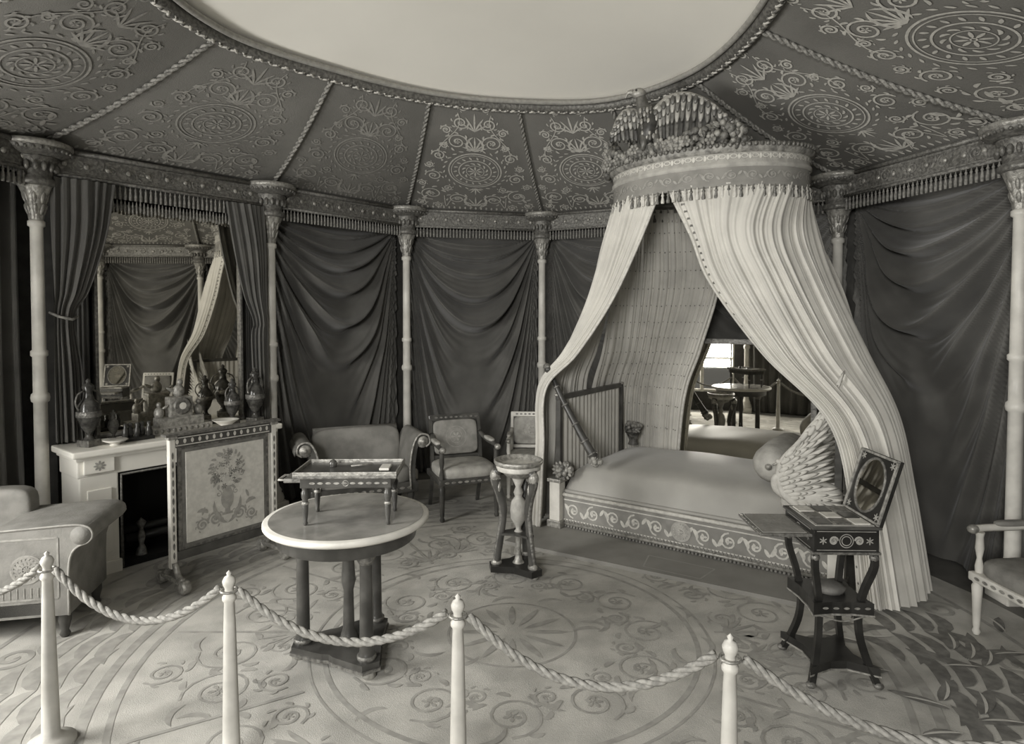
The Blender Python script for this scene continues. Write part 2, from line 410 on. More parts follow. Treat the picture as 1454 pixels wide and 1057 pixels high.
# wall hangings : nested catenary folds
def swag(k,style='swag'):
    a,rz,L=bayframe(k); m=MB('wall_drapery'); nu,nv=200,190; G=[]
    zt=2.80; ph=k*1.7
    for i in range(nv):
        row=[]
        v=i/(nv-1)
        for j in range(nu):
            u=j/(nu-1); uu=u+.03*sin(ph)*sin(pi*u); w=abs(2*uu-1)
            if style=='swag':
                g=(1-min(1,w)**2.0)+.035
                f=v*2.0/g
                x=2*pi*(3.7*math.log(f+.20)+.20*sin(3*u+ph)+.10*sin(7*u+2*ph))
                A=.062*min(1,g*1.1+.24)*sstep(0,.05,v)*(.75+.25*sin(x*.37+ph))
                A*=(1+.9*sstep(.08,.3,v)*sstep(.56,.38,v)*sstep(.9,.3,w))
                A*=1-.85*sstep(.47,.62,v)*sstep(.50,.14,w)*(1-.3*sin(ph+v*5))
                s_=-(sin(x)+.42*sin(2*x)+.20*sin(3*x)); d=A*(s_+.25*sin(.5*x+ph))+.11*sstep(0,.25,v)*sstep(.62,.40,v)*sstep(1,.2,w)
            else:
                x=2*pi*(L*6.5*u+.3*sin(4*u+2*v+ph)); d=.035*(sin(x)+.4*sin(1.7*x+1))
            row.append(Vector((L*u,min(.24,.18-d),zt-(zt-.015)*v)))
        G.append(row)
    m.grid(G,M_drape); m.build(a,rz)
for k in range(NC-1):
    if k in (1,3): continue
    swag(k,'swag' if k not in (0,2) else 'vert')

# ------------------------------------------------------------ chimney bay
a3,rz3,L3=bayframe(3)
ZM=.892   # mantel shelf height
m=MB('fireplace_mantel')
JL,JR=.22,1.42
for x in (JL,JR):
    m.box((x,-.22,.39),(.24,.36,.78),M_marble,.01)
    m.box((x,-.407,.05),(.26,.03,.1),M_marble,.006); m.box((x,-.405,.42),(.15,.015,.5),M_marble,.006); m.box((x,-.407,.85),(.19,.02,.11),M_marble,.006)
    m.pats(rosette(0,0,.04,8),lambda px,py,x=x:(x+px,-.419,.85+py),M_uphl)
xc=(JR+JL)/2; OW=JR-JL
m.box((xc,-.22,.85),(OW+.26,.36,.16),M_marble,.008); m.box((xc,-.23,.955),(OW+.34,.44,.05),M_marble,.012)
m.box((xc,-.225,.915),(OW+.29,.39,.03),M_marble,.008)
m.box((xc,-.05,.39),(OW-.1,.04,.78),M_black,0); m.box((JL+.14,-.20,.39),(.04,.34,.78),M_black,0); m.box((JR-.14,-.20,.39),(.04,.34,.78),M_black,0)
m.box((xc,-.22,.755),(OW-.2,.34,.03),M_black,0)
m.tube([(JL+.14,-.39,.02),(JL+.14,-.39,.75),(JR-.14,-.39,.75),(JR-.14,-.39,.02)],.012,M_giltd,6)
m.box((xc,-.24,.03),(OW-.2,.3,.04),M_black,.004)
for x in (.52,1.05):
    m.lathe([(.04,.05),(.03,.1),(.015,.13),(.03,.2),(.012,.26),(.035,.31),(.0,.35)],(x,-.30,0),M_giltd,12)
    m.tube([(x,-.30,.12),(x,-.12,.12)],.012,M_black,6)
for z,y in ((.17,-.2),(.19,-.27),(.25,-.23)): m.tube([(.42,y,z),(1.12,y,z)],.035,M_dark,8)
mo=m.build(a3,rz3); mo.scale=(1,1,ZM/.98)
m=MB('overmantel_mirror')
MX0,MX1=.37,1.47; MC=(MX0+MX1)/2; MW=MX1-MX0
m.box((MC,.045,1.765),(MW,.02,1.73),M_mir,0)
for x in (MX0-.012,MX1+.012): m.box((x,.03,1.765),(.024,.05,1.77),M_giltd,.006)
for z in (.908,2.64): m.box((MC,.03,z),(MW+.06,.05,.03),M_giltd,.006)
m.box((MC,.08,1.765),(MW+.04,.03,1.77),M_dark,0)
m.build(a3,rz3)
m=MB('chimney_breast_cloth')
for x0,x1 in ((.12,MX0-.03),(MX1+.03,L3-.12)):
    G=[[Vector((x0+(x1-x0)*j/40,.10+.012*sin(j*1.1),2.8-2.78*i/10)) for j in range(41)] for i in range(11)]; m.grid(G,M_drape)
m.build(a3,rz3)
m=MB('mirror_curtain')
am=lambda v:.014+.012*v
m.drape([[(.07,-.05,2.78),(.27,-.09,2.78),(.48,-.06,2.78)],[(.07,-.05,2.4),(.25,-.10,2.4),(.41,-.06,2.4)],[(.08,-.05,2.0),(.18,-.09,2.0),(.29,-.05,2.0)],[(.08,-.05,1.8),(.13,-.08,1.8),(.19,-.05,1.8)],[(.07,-.05,1.4),(.14,-.08,1.4),(.23,-.05,1.4)],[(.07,-.05,.91),(.15,-.07,.91),(.25,-.05,.91)]],70,50,7,am,M_drape)
m.tube([(.06,-.02,1.83),(.09,-.12,1.80),(.16,-.14,1.78),(.21,-.08,1.80)],.010,M_fringe,6)
m.build(a3,rz3)
m=MB('mirror_curtain')
m.drape([[(1.32,-.06,2.78),(1.50,-.09,2.78),(1.68,-.05,2.78)],[(1.38,-.06,2.4),(1.55,-.10,2.4),(1.68,-.06,2.4)],[(1.47,-.05,2.0),(1.58,-.09,2.0),(1.68,-.05,2.0)],[(1.56,-.05,1.75),(1.62,-.08,1.75),(1.68,-.05,1.75)],[(1.54,-.05,1.5),(1.61,-.08,1.5),(1.68,-.05,1.5)],[(1.62,-.05,.05),(1.66,-.06,.05),(1.70,-.05,.05)]],70,50,7,am,M_drape,1)
m.build(a3,rz3)
m=MB('mirror_pelmet_fringe')
for i in range(40):
    x=.38+1.08*(i+.5)/40
    m.lathe([(.003,0),(.006,-.02),(.009,-.03),(.006,-.04),(.011,-.075),(.008,-.09)],(x,-.02,2.69-.015*abs(sin(i*pi/5))),M_fringe,5)
m.drape([[(.36,-.01,2.79),(.9,-.01,2.79),(1.5,-.01,2.79)],[(.36,-.015,2.69),(.9,-.015,2.69),(1.5,-.015,2.69)]],90,6,14,lambda v:.004,M_drape)
m.build(a3,rz3)
def onm(s,y): return Matrix.Rotation(rz3,3,'Z')@Vector((s,y,ZM+.001))+a3
def vase(name,s,y,h,mt,handles=True,cap=True):
    m=MB(name); k=h/.4
    m.box((0,0,.02*k),(.09*k,.09*k,.04*k),M_giltd,.004)
    m.lathe([(.035*k,.04*k),(.02*k,.06*k),(.018*k,.08*k),(.045*k,.12*k),(.065*k,.19*k),(.06*k,.25*k),(.03*k,.29*k),(.022*k,.33*k),(.035*k,.36*k),(.03*k,.37*k),(.012*k,.385*k),(.015*k,.40*k),(.0,.415*k)],(0,0,0),mt,20)
    m.lathe([(.066*k,.18*k),(.069*k,.19*k),(.068*k,.21*k),(.064*k,.215*k)],(0,0,0),M_giltd,20,cap=False)
    if handles:
        for q in (-1,1): m.tube(cr([(q*.06*k,0,.22*k),(q*.085*k,0,.27*k),(q*.07*k,0,.32*k),(q*.03*k,0,.34*k)],10),.006*k,M_giltd,6)
    m.build(onm(s,y),rz3+.4)
vase('mantel_ewer',.21,-.26,.46,M_porc); vase('mantel_vase',1.28,-.2,.38,M_porc); vase('mantel_vase',1.46,-.24,.46,M_porc)
vase('candlestick',.39,-.18,.22,M_giltd,False)
m=MB('mantel_clock')
m.box((0,0,.03),(.46,.15,.06),M_gilt,.006); m.box((0,0,.09),(.34,.13,.07),M_gilt,.01); m.box((0,0,.2),(.17,.11,.16),M_gilt,.01)
m.T=Matrix.Translation((0,-.055,.21))@Matrix.Rotation(pi/2,4,'X'); m.lathe([(.065,0),(.068,.012),(.055,.016)],(0,0,0),M_giltd,24); m.lathe([(.054,.014),(.0,.018)],(0,0,0),M_white,24); m.T=Matrix.Identity(4)
m.ell((0,0,.32),(.045,.035,.055),M_gilt); m.ell((.01,0,.39),(.022,.022,.028),M_gilt); m.ell((-.05,0,.33),(.05,.012,.014),M_gilt,Matrix.Rotation(.5,3,'Y'))
for q in (-1,1):
    m.ell((q*.15,0,.16),(.035,.035,.05),M_gilt); m.ell((q*.15,0,.225),(.018,.018,.022),M_gilt); m.tube([(q*.14,0,.18),(q*.09,-.02,.22)],.01,M_gilt,6)
for i in range(10): m.ell((-.2+.044*i,-.076,.03),(.014,.006,.016),M_giltd,None,6,4)
m.build(onm(.86,-.17),rz3)
m=MB('inkstand')
m.box((0,0,.012),(.20,.12,.024),M_dark,.004)
for i in range(5): m.lathe([(.018,.024),(.022,.04),(.020,.08),(.012,.095),(.017,.12),(.0,.13)],(-.08+.04*i,.02*(i%2),0),M_porc,10)
m.build(onm(.52,-.26),rz3)
m=MB('porcelain_dish')
m.lathe([(.04,0),(.03,.02),(.07,.05),(.10,.07),(.105,.075),(.095,.07),(.0,.03)],(0,0,0),M_white,24)
m.build(onm(1.16,-.32),rz3)
m=MB('porcelain_dish')
m.lathe([(.04,0),(.028,.012),(.06,.025),(.08,.035),(.075,.04),(.0,.02)],(0,0,0),M_white,24)
m.build(onm(.34,-.36),rz3)

# ------------------------------------------------------------ fire screen
m=MB('fire_screen'); W=.74
for x in (0,W):
    m.box((x,0,.57),(.040,.040,.86),M_col,.006)
    m.pats([leaf(0,.2+.06*i,pi/2,.05,.014) for i in range(12)],lambda px,py,x=x:(x+px,-.0215,py),M_giltd)
    m.box((x,0,1.005),(.06,.06,.03),M_gilt,.006)
    m.box((x,0,.075),(.05,.30,.03),M_gilt,.01)
    for y in (-.15,.15):
        m.T=Matrix.Translation((x,y,.05))@Matrix.Rotation(pi/2,4,'Y'); m.lathe([(.035,-.028),(.045,-.02),(.045,.02),(.035,.028)],(0,0,0),M_gilt,16); m.T=Matrix.Identity(4)
    m.tube(cr([(x,-.14,.08),(x,-.07,.10),(x,-.03,.18)],8),.02,M_gilt,8); m.tube(cr([(x,.14,.08),(x,.07,.10),(x,.03,.18)],8),.02,M_gilt,8)
m.box((W/2,0,.97),(W-.04,.04,.075),M_maho,.004); m.box((W/2,0,.215),(W-.04,.04,.06),M_maho,.004); m.box((W/2,0,1.02),(W+.1,.07,.018),M_giltd,.004)
m.box((W/2,.002,.59),(W-.08,.02,.70),M_giltd,.003)
m.box((W/2,-.0,.59),(W-.125,.024,.655),M_uphd,.002)
m.box((W/2,-.004,.59),(W-.17,.03,.61),M_silk,.003)
m.pats([leaf(.03+.05*i,.02,pi/2,.035,.02) for i in range(14)]+[line((.02,.012),(W-.04,.012),.006),line((.02,.062),(W-.04,.062),.006)],lambda x,y:(x,-.0215,.935+y),M_emb)
P=[]; P2=[]; P3=[]
for s in (-1,1):
    P+=scrollL(s*.09,-.20,.05,0 if s>0 else pi,s)+scrollL(s*.18,-.22,.042,0,-s)+[leaf(0,-.25,pi/2-s*1.2,.2,.03,s*.7)]
    P+=[leaf(s*.14,-.15,pi/2-s*.3,.08,.03,-s),leaf(s*.16,-.10,pi-s*1.2,.06,.02)]
    P+=[spir(s*.062,-.035,.022,pi/2,s,1.2,.007)]
P+=[leaf(0,-.16,pi/2,.17,.095),line((-.035,.005),(.035,.005),.012),line((-.02,-.155),(.02,-.155),.03),line((-.04,-.18),(.04,-.18),.018)]
rs=random.Random(3)
for i in range(44):
    a=rs.uniform(0,2*pi); r=math.sqrt(rs.random()); x=r*.105*cos(a); y=.125+r*.12*sin(a)
    (P,P2,P3)[i%3].extend(rosette(x,y,rs.uniform(.016,.030),6)); 
for i in range(26):
    a=2*pi*i/26; P.append(leaf(.10*cos(a),.125+.115*sin(a),a+rs.uniform(-.5,.5),.04,.018,.5))
m.pats(P,lambda x,y:(W/2+x,-.0200-J[0]*.00003,.60+y),M_embd)
m.pats(P2,lambda x,y:(W/2+x,-.0225-J[0]*.00001,.60+y),M_cpatd)
m.pats(P3,lambda x,y:(W/2+x,-.0235-J[0]*.00001,.60+y),M_emb)
a=Vector((-2.23,4.12,0.006)); m.build(a,math.atan2(.60,.44))

# ------------------------------------------------------------ BED
TB=-math.radians(34.9); O=Vector((.40,5.33,0))
bm_=MB('bed_dais'); bm_.prism([(-.16,-.58),(2.25,-.40),(2.45,.6),(1.95,1.1),(-.12,1.25)],.0,.035,M_dais); 
bm_.pats([line((.95,-.44),(1.35,-.42),.012),line((1.35,-.42),(1.38,-.2),.012),line((1.38,-.2),(.9,-.22),.012),line((.9,-.22),(.95,-.44),.012)],fz(.036),M_daisl)
bm_.build(O,TB)
m=MB('bed'); LB=2.12; WB=1.20
m.box((LB/2,WB/2,.18),(LB,WB,.24),M_uphd,.01)
m.box((LB/2,.0,.185),(LB-.05,.04,.25),M_band,.008)
m.pats(scrollband(LB-.12,.19,.17),lambda x,y:(x+.06,-.023-J[0]*.00002,.09+y),M_emb)
m.tube([(0,-.025,.31),(LB,-.025,.31)],.016,M_emb,8); m.tube([(0,-.025,.07),(LB,-.025,.07)],.014,M_gilt,8)
m.pats(medallion(1.07,.1,.07),lambda x,y:(x,-.0255-J[0]*.00002,.09+y),M_uphl)
for i in range(76):
    m.lathe([(.006,.07),(.010,.055),(.007,.045),(.011,.005)],(.02+i*.0278,-.02,.035),M_fringe,5)
nu,nv=40,24; G=[]
for i in range(nv):
    row=[]
    for j in range(nu):
        u=j/(nu-1)*2-1; v=i/(nv-1)*2-1
        ex=1-abs(u)**8; ey=1-abs(v)**8
        z=.31+.25*(max(0,ex)**.3)*(max(0,ey)**.35)+.05*(1-v*v)*(1-u*u)+.004*sin(9*u+4*v)
        row.append(Vector((LB/2+u*(LB/2-.04),WB/2+v*(WB/2-.0),z)))
    G.append(row)
m.grid(G,M_cover)
m.tube([G[0][j]+Vector((0,-.005,0)) for j in range(nu)],.010,M_emb,6)
m.tube([(.05+ (LB-.1)*j/20,-.0,.335) for j in range(21)],.016,M_cover,6)
for x in (0.0,LB):
    for y in (0,WB): 
        m.box((x,y,.58),(.045,.045,1.1),M_maho,.006); m.box((x,y,1.14),(.06,.06,.02),M_gilt,.004)
    m.box((x,WB/2,1.12),(.045,WB+.06,.045),M_maho,.008); m.box((x,WB/2,.36),(.045,WB,.05),M_maho,.006)
    G=[[Vector((x+.012*sin(2*pi*16*j/100+.6*sin(j*.31)),.03+(WB-.06)*j/100,1.10-.74*i/10)) for j in range(101)] for i in range(11)]
    m.grid(G,M_musl)
for x in (0,LB):
    m.box((x,-.03,.235),(.10,.10,.40),M_white,.01); m.box((x,-.03,.43),(.13,.13,.03),M_gilt,.006); m.box((x,-.03,.065),(.13,.13,.06),M_gilt,.006)
m.build(O,TB)
def bunch(m,ax,b,z,R,n=40):
    for i in range(n):
        v=Vector((random.gauss(0,1),random.gauss(0,1),random.gauss(0,1))).normalized()*R*random.uniform(.6,1); r=random.uniform(.016,.030)
        m.ell((ax+v.x,b+v.y*.8,z+v.z*.75),(r,r,r),M_flowl if i%3 else M_flow,None,8,6)
    for i in range(14):
        an=2*pi*i/14; m.ell((ax+R*.9*cos(an),b-.02,z+R*.7*sin(an)),(R*.3,.010,R*.15),M_flowl,Matrix.Rotation(-an,3,'Y'),8,5)
m=MB('cornucopia_ornament')
pts=cr([(-.10,-.03,1.37),(-.055,-.03,1.30),(.03,-.03,1.14),(.15,-.03,.95),(.26,-.03,.78),(.345,-.03,.66)],26)
m.tube(pts,[.030,.036,.034,.026,.022,.021]+[.021+.0009*i for i in range(20)],M_maho,12)
for i in range(4,25,4):
    p=pts[i]; d=(pts[i+1]-pts[i]).normalized(); m.tube([p-d*.006,p+d*.006],.026+.0008*i,M_giltd,12)
m.ell((-.10,-.03,1.375),(.038,.032,.032),M_giltd)
bunch(m,.36,-.03,.63,.045,14); bunch(m,.07,-.05,.52,.085,50)
m.build(O,TB)
m=MB('flower_ornament'); bunch(m,.18,WB-.1,.72,.075,40)
m.lathe([(.05,.56),(.035,.60),(.06,.66),(.08,.68)],(.18,WB-.1,0),M_flow,14); m.build(O,TB)
m=MB('bolster_pillow')
m.T=Matrix.Translation((1.66,.52,.735))@Matrix.Rotation(pi/2,4,'X')
m.lathe([(.0,-.42),(.03,-.415),(.09,-.39),(.135,-.31),(.145,0),(.135,.31),(.09,.39),(.03,.415),(.0,.42)],(0,0,0),M_uphl,32,mod=lambda a:1+.012*sin(20*a))
m.lathe([(.02,.41),(.025,.425),(.0,.43)],(0,0,0),M_gilt,10)
m.build(O,TB)
def swan(b):
    m=MB('swan_sculpture')
    m.ell((LB-.16,b,.58),(.20,.09,.12),M_wing,Matrix.Rotation(-.35,3,'Y'),20,12)
    neck=cr([(LB-.30,b-.04,.60),(LB-.36,b-.05,.64),(LB-.37,b-.06,.70),(LB-.33,b-.07,.74),(LB-.31,b-.07,.79),(LB-.34,b-.07,.82)],26)
    m.tube(neck,[.042-.0010*i for i in range(26)],M_wing,12)
    m.ell((LB-.345,b-.07,.82),(.030,.020,.020),M_wing,Matrix.Rotation(.4,3,'Y')); m.ell((LB-.38,b-.07,.80),(.024,.009,.008),M_gilt,Matrix.Rotation(-.6,3,'Y'),8,5)
    for sd in (-1,1):
        y=b+sd*.07
        arm=cr([(LB-.22,0,.54),(LB-.33,0,.64),(LB-.34,0,.80),(LB-.25,0,.94),(LB-.12,0,1.06)],24)
        m.tube([Vector((p.x,y,p.z)) for p in arm],[.034-.0010*i for i in range(24)],M_wing,10)
        for row,(n,k,off,w) in enumerate(((20,1.0,0,.016),(19,.74,.006,.017),(18,.54,.011,.017),(17,.38,.015,.016),(16,.25,.019,.015),(14,.14,.023,.014))):
            for i in range(n):
                f=i/(n-1); p=arm[int(f*23)]
                an=.05+1.15*f; l=(.27+.12*f)*k+.03
                d=Vector((cos(an),0,sin(an))); c=Vector((p.x,y+sd*off,p.z))+d*(l*.5)
                m.ell(c,(l*.53,.005,w),M_wing,Matrix.Rotation(-an,3,'Y'),8,6)
    m.box((LB-.06,b,.48),(.26,.14,.06),M_gilt,.01)
    m.build(O,TB)
swan(-.02); swan(WB-.10)

# canopy
CA,CB,RX,RY=1.06,.50,.77,.52; Z0,Z1=2.73,3.00
def rp(an,z,k=1.0): return Vector((CA+RX*k*cos(an),CB+RY*k*sin(an),z))
m=MB('bed_canopy')
n=96
prf=((Z0,.99),(Z0,1.0),(Z0+.01,1.01),(Z0+.03,1.0),(Z1-.13,1.0),(Z1-.12,1.015),(Z1-.10,1.015),(Z1-.09,1.0),(Z1-.03,1.0),(Z1-.02,1.03),(Z1+.01,1.05),(Z1+.03,1.05),(Z1+.04,1.02),(Z1+.04,.9))
m.grid([[rp(2*pi*j/n,z,k) for j in range(n+1)] for z,k in prf[:5]],M_band)
m.grid([[rp(2*pi*j/n,z,k) for j in range(n+1)] for z,k in prf[4:9]],M_uphl)
m.grid([[rp(2*pi*j/n,z,k) for j in range(n+1)] for z,k in prf[8:]],M_flowl)
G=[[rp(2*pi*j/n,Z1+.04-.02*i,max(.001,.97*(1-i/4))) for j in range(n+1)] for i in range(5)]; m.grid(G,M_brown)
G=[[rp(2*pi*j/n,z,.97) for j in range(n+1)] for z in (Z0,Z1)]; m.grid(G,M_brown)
per=2*pi*math.sqrt((RX*RX+RY*RY)/2)
m.pats(scrollband(per,.12,.13),lambda x,y:rp(2*pi*x/per,Z0+.03+y*.85,1.006+J[0]*.00003),M_embd)
m.pats([circ(per*(i+.5)/60,.05,.02,.008,10) for i in range(60)]+[leaf(per*i/60,.015,pi/2,.06,.02) for i in range(60)],lambda x,y:rp(2*pi*x/per,Z1-.09+y*.7,1.008),M_emb)
for i in range(110):
    an=2*pi*i/110; p=rp(an,0,1.012); q=rp(an,0,1.06)
    m.lathe([(.005,0),(.008,-.02),(.014,-.03),(.008,-.04),(.016,-.075),(.013,-.09)],(p.x,p.y,Z0+.01),M_emb if i%2 else M_giltd,6)
    m.ell((q.x,q.y,Z1+.02),(.016,.016,.018),M_giltd,None,6,4)
for an in (.9,2.2):
    p=rp(an,Z1-.02,.95); m.tube([p,p+Vector((0,.7 if an>1.5 else .35,.04))],.015,M_dark,8)
def crest(f):
    return .06+.19*math.exp(-((f-.20)/.16)**2)+.09*math.exp(-((f-.90)/.14)**2)
for i in range(470):
    an=pi*random.uniform(.91,1.68); f=(an/pi-.91)/.77
    hh=crest(f)
    if random.random()<.12: hh*=1.2
    z=Z1+.03+random.random()**.8*hh; k=1.07-random.random()*.12; r=random.uniform(.015,.032)
    p=rp(an,z,k); mm=M_flow if random.random()<.7 else M_flowl
    if i%3: m.ell(p,(r,r,r),mm,None,8,6)
    else:
        m.ell(p,(r*1.9,r*.5,r*.8),mm,Matrix.Rotation(random.uniform(0,6),3,'Z')@Matrix.Rotation(random.uniform(-1.4,1.4),3,'Y'),8,5)
for i in range(22):
    an=pi*random.uniform(.95,1.6); f=(an/pi-.91)/.77; z=Z1+.05+random.random()*crest(f)*.7; p=rp(an,z,1.08)
    m.ell(p,(.022,.022,.022),M_flow,None,10,7)
    for q in range(6):
        a=2*pi*q/6; m.ell(p+Vector((.028*cos(a),-.012,.028*sin(a))),(.016,.012,.016),M_flowl,None,7,5)
for i in range(34):
    p=rp(pi*(.70+.012*i),Z1+.04-.05*abs(sin(i*.5)),1.07); m.ell(p,(.045,.03,.04),M_flow,Matrix.Rotation(i,3,'Z'),8,6)
m.build(O,TB)
# eagle : breast to the room, head turned left, wings half opened and sweeping outward
m=MB('eagle_sculpture')
m.ell((0,-.01,.16),(.080,.075,.16),M_eag,Matrix.Rotation(.25,3,'Y'),18,12)
for i in range(6):
    for q in range(5):
        m.ell((-.050+.024*q-.004*i,-.078+.006*abs(q-2)+.003*abs(i-3),.06+.038*i+.012*(q%2)),(.014,.008,.022),M_eagl if (i+q)%2 else M_eagm,Matrix.Rotation((q-2)*.3,3,'Z'),6,4)
m.tube(cr([(-.03,-.01,.24),(-.055,-.015,.31),(-.065,-.02,.36)],8),[.062,.056,.050,.045,.042,.040,.038,.036],M_eagm,12)
m.ell((-.08,-.02,.385),(.052,.036,.038),M_eagl,None,14,9)
m.tube(cr([(-.118,-.02,.395),(-.155,-.02,.390),(-.172,-.02,.352)],8),[.022,.020,.018,.016,.012,.009,.006,.002],M_gilt,8)
for s in (-1,1):
    m.ell((-.098,-.02+s*.031,.397),(.009,.006,.009),M_dark,None,6,5)
    m.tube([(s*.04,-.03,.10),(s*.045,-.05,.03),(s*.05,-.06,-.02)],[.038,.024,.014],M_eagm,8)
for i in range(7):
    m.ell((.03+(i-3)*.018,.02,-.0),(.016,.008,.09),M_eagm,Matrix.Rotation((i-3)*-.12,3,'Y'),8,5)
def wing(lead,trail,y0,y1,n,W=.034):
    Ld=cr([(x,0,z) for x,z in lead],n); Td=cr([(x,0,z) for x,z in trail],n)
    for i in range(n):
        t=i/(n-1); Ld[i].y=y0+(y1-y0)*t; Td[i].y=y0+(y1-y0)*t
    for off in (-.006,.006):
        m.grid([[p+Vector((0,off,0)) for p in Ld],[p.lerp(q,.92)+Vector((0,off,0)) for p,q in zip(Ld,Td)]],M_eag)
    m.tube(Ld,[.030-.018*i/(n-1) for i in range(n)],M_eagl,8,flat=.8)
    # primaries, secondaries, coverts : broad overlapping vanes, each layer standing prouder
    for row,(k,w,off) in enumerate(((1.05,W*.5,.006),(.66,W*.55,.016),(.42,W*.5,.025),(.22,W*.45,.032))):
        for i in range(n):
            p,q=Ld[i],Ld[i].lerp(Td[i],k); d=q-p; l=d.length; x=d/l; y=Vector((0,1,0)); z=x.cross(y).normalized(); y=z.cross(x)
            y=(y+z*.25).normalized(); z=x.cross(y)
            Rm=Matrix((x,y,z)).transposed()
            for sg in (-1,1):
                m.ell(p+d*.5+Vector((0,sg*off,0)),(l*.5,.004,w),(M_eagm,M_eagl,M_eagm,M_eagl)[row] if i%2 else (M_eag,M_eagm,M_eagl,M_eagm)[row],Rm,8,5,1,.6)
wing([(.03,.25),(.13,.33),(.26,.34),(.40,.27),(.52,.15)],[(.05,.05),(.13,.03),(.24,.04),(.40,.04),(.58,.05)],-.05,-.10,15)
wing([(-.05,.24),(-.12,.28),(-.18,.28),(-.23,.22),(-.26,.15)],[(-.04,.06),(-.09,.06),(-.15,.07),(-.21,.07),(-.27,.07)],.03,.06,9)
e=O+Matrix.Rotation(TB,3,'Z')@rp(pi*1.385,0,1.0); eo=m.build((e.x,e.y,Z1+.085),TB+.45); eo.scale=(1.08,1.08,1.08)

def arc(a0,a1,n,z,k=1.0): return [rp(pi*(a0+(a1-a0)*i/(n-1)),z,k) for i in range(n)]
m=MB('bed_curtain')   # left front
rows=[arc(.95,1.42,5,Z0+.03,.985),
 [(.27,.52,2.35),(.25,.30,2.35),(.33,.14,2.35),(.5,.06,2.35),(.68,.03,2.35)],
 [(.14,.62,1.92),(.13,.36,1.92),(.20,.12,1.92),(.34,.02,1.92),(.48,-.02,1.92)],
 [(-.02,.70,1.50),(-.03,.40,1.50),(.0,.12,1.50),(.08,-.03,1.50),(.20,-.07,1.50)],
 [(-.13,.70,1.20),(-.15,.42,1.20),(-.17,.12,1.20),(-.15,-.08,1.20),(-.06,-.14,1.20)],
 [(-.13,.70,.7),(-.16,.40,.7),(-.19,.12,.7),(-.17,-.08,.7),(-.09,-.14,.7)],
 [(-.13,.70,.04),(-.17,.40,.04),(-.22,.12,.04),(-.21,-.10,.04),(-.11,-.16,.04)]]
Gd=m.drape(rows,190,90,17,lambda v:.008+.010*v,M_musl,0,.9)
m.tube([r[-1] for r in Gd],.012,M_emb,6); m.build(O,TB)
m=MB('bed_curtain')   # back left
rows=[arc(.97,.50,5,Z0+.03,.955),
 [(.20,.60,2.1),(.28,.9,2.1),(.5,1.05,2.1),(.75,1.12,2.1),(.98,1.14,2.1)],
 [(.05,.70,1.5),(.14,1.05,1.5),(.34,1.20,1.5),(.55,1.25,1.5),(.78,1.25,1.5)],
 [(-.08,.72,1.0),(-.06,1.20,1.0),(.2,1.32,1.0),(.42,1.31,1.0),(.62,1.28,1.0)],
 [(-.09,.72,.05),(-.08,1.26,.05),(.18,1.33,.05),(.38,1.32,.05),(.54,1.28,.05)]]
Gd=m.drape(rows,160,80,15,lambda v:.010+.012*v,M_musl,2,.4)
m.tube([r[-1] for r in Gd],.014,M_emb,6)
for i in range(6,78,5):
    for j in range(3,158,7):
        p=Gd[i][j]; m.ell(p,(.006,.006,.006),M_giltd,None,5,3)
m.build(O,TB)
m=MB('bed_curtain')   # right
rows=[arc(1.45,2.22,7,Z0+.03,.985),
 [(1.12,-.02,2.4),(1.3,-.04,2.4),(1.48,-.03,2.4),(1.68,.05,2.4),(1.83,.2,2.4),(1.91,.42,2.4),(1.85,.68,2.4)],
 [(1.27,-.04,2.05),(1.43,-.07,2.05),(1.62,-.05,2.05),(1.80,.0,2.05),(1.95,.15,2.05),(2.02,.38,2.05),(1.96,.64,2.05)],
 [(1.64,-.06,1.55),(1.76,-.10,1.55),(1.90,-.09,1.55),(2.05,-.02,1.55),(2.18,.12,1.55),(2.24,.34,1.55),(2.18,.6,1.55)],
 [(2.06,-.14,1.14),(2.14,-.17,1.14),(2.22,-.15,1.14),(2.32,-.06,1.14),(2.39,.10,1.14),(2.42,.30,1.14),(2.36,.52,1.14)],
 [(2.20,-.17,.65),(2.27,-.20,.65),(2.35,-.17,.65),(2.43,-.06,.65),(2.50,.10,.65),(2.51,.28,.65),(2.44,.48,.65)],
 [(2.27,-.24,.04),(2.36,-.26,.04),(2.45,-.21,.04),(2.54,-.08,.04),(2.60,.08,.04),(2.60,.27,.04),(2.52,.46,.04)]]
Gd=m.drape(rows,320,120,22,lambda v:.006+.011*v,M_musl,1,1.1)
m.tube([r[0] for r in Gd],.014,M_emb,6)
for i in range(4,118,3):
    for q in (9,13): m.ell(Gd[i][q],(.009,.009,.009),M_giltd,None,6,4)
m.build(O,TB)
m=MB('bed_curtain')   # back right
rows=[arc(.20,.36,4,Z0+.03,.95),
 [(1.98,.80,2.1),(1.90,.90,2.1),(1.80,.97,2.1),(1.70,1.02,2.1)],
 [(2.16,.72,1.5),(2.10,.84,1.5),(2.04,.92,1.5),(1.98,1.0,1.5)],
 [(2.24,.66,1.0),(2.22,.78,1.0),(2.20,.86,1.0),(2.17,.94,1.0)],
 [(2.25,.64,.06),(2.24,.76,.06),(2.22,.84,.06),(2.20,.92,.06)]]
m.drape(rows,80,60,7,lambda v:.010+.008*v,M_musl,2); m.build(O,TB)
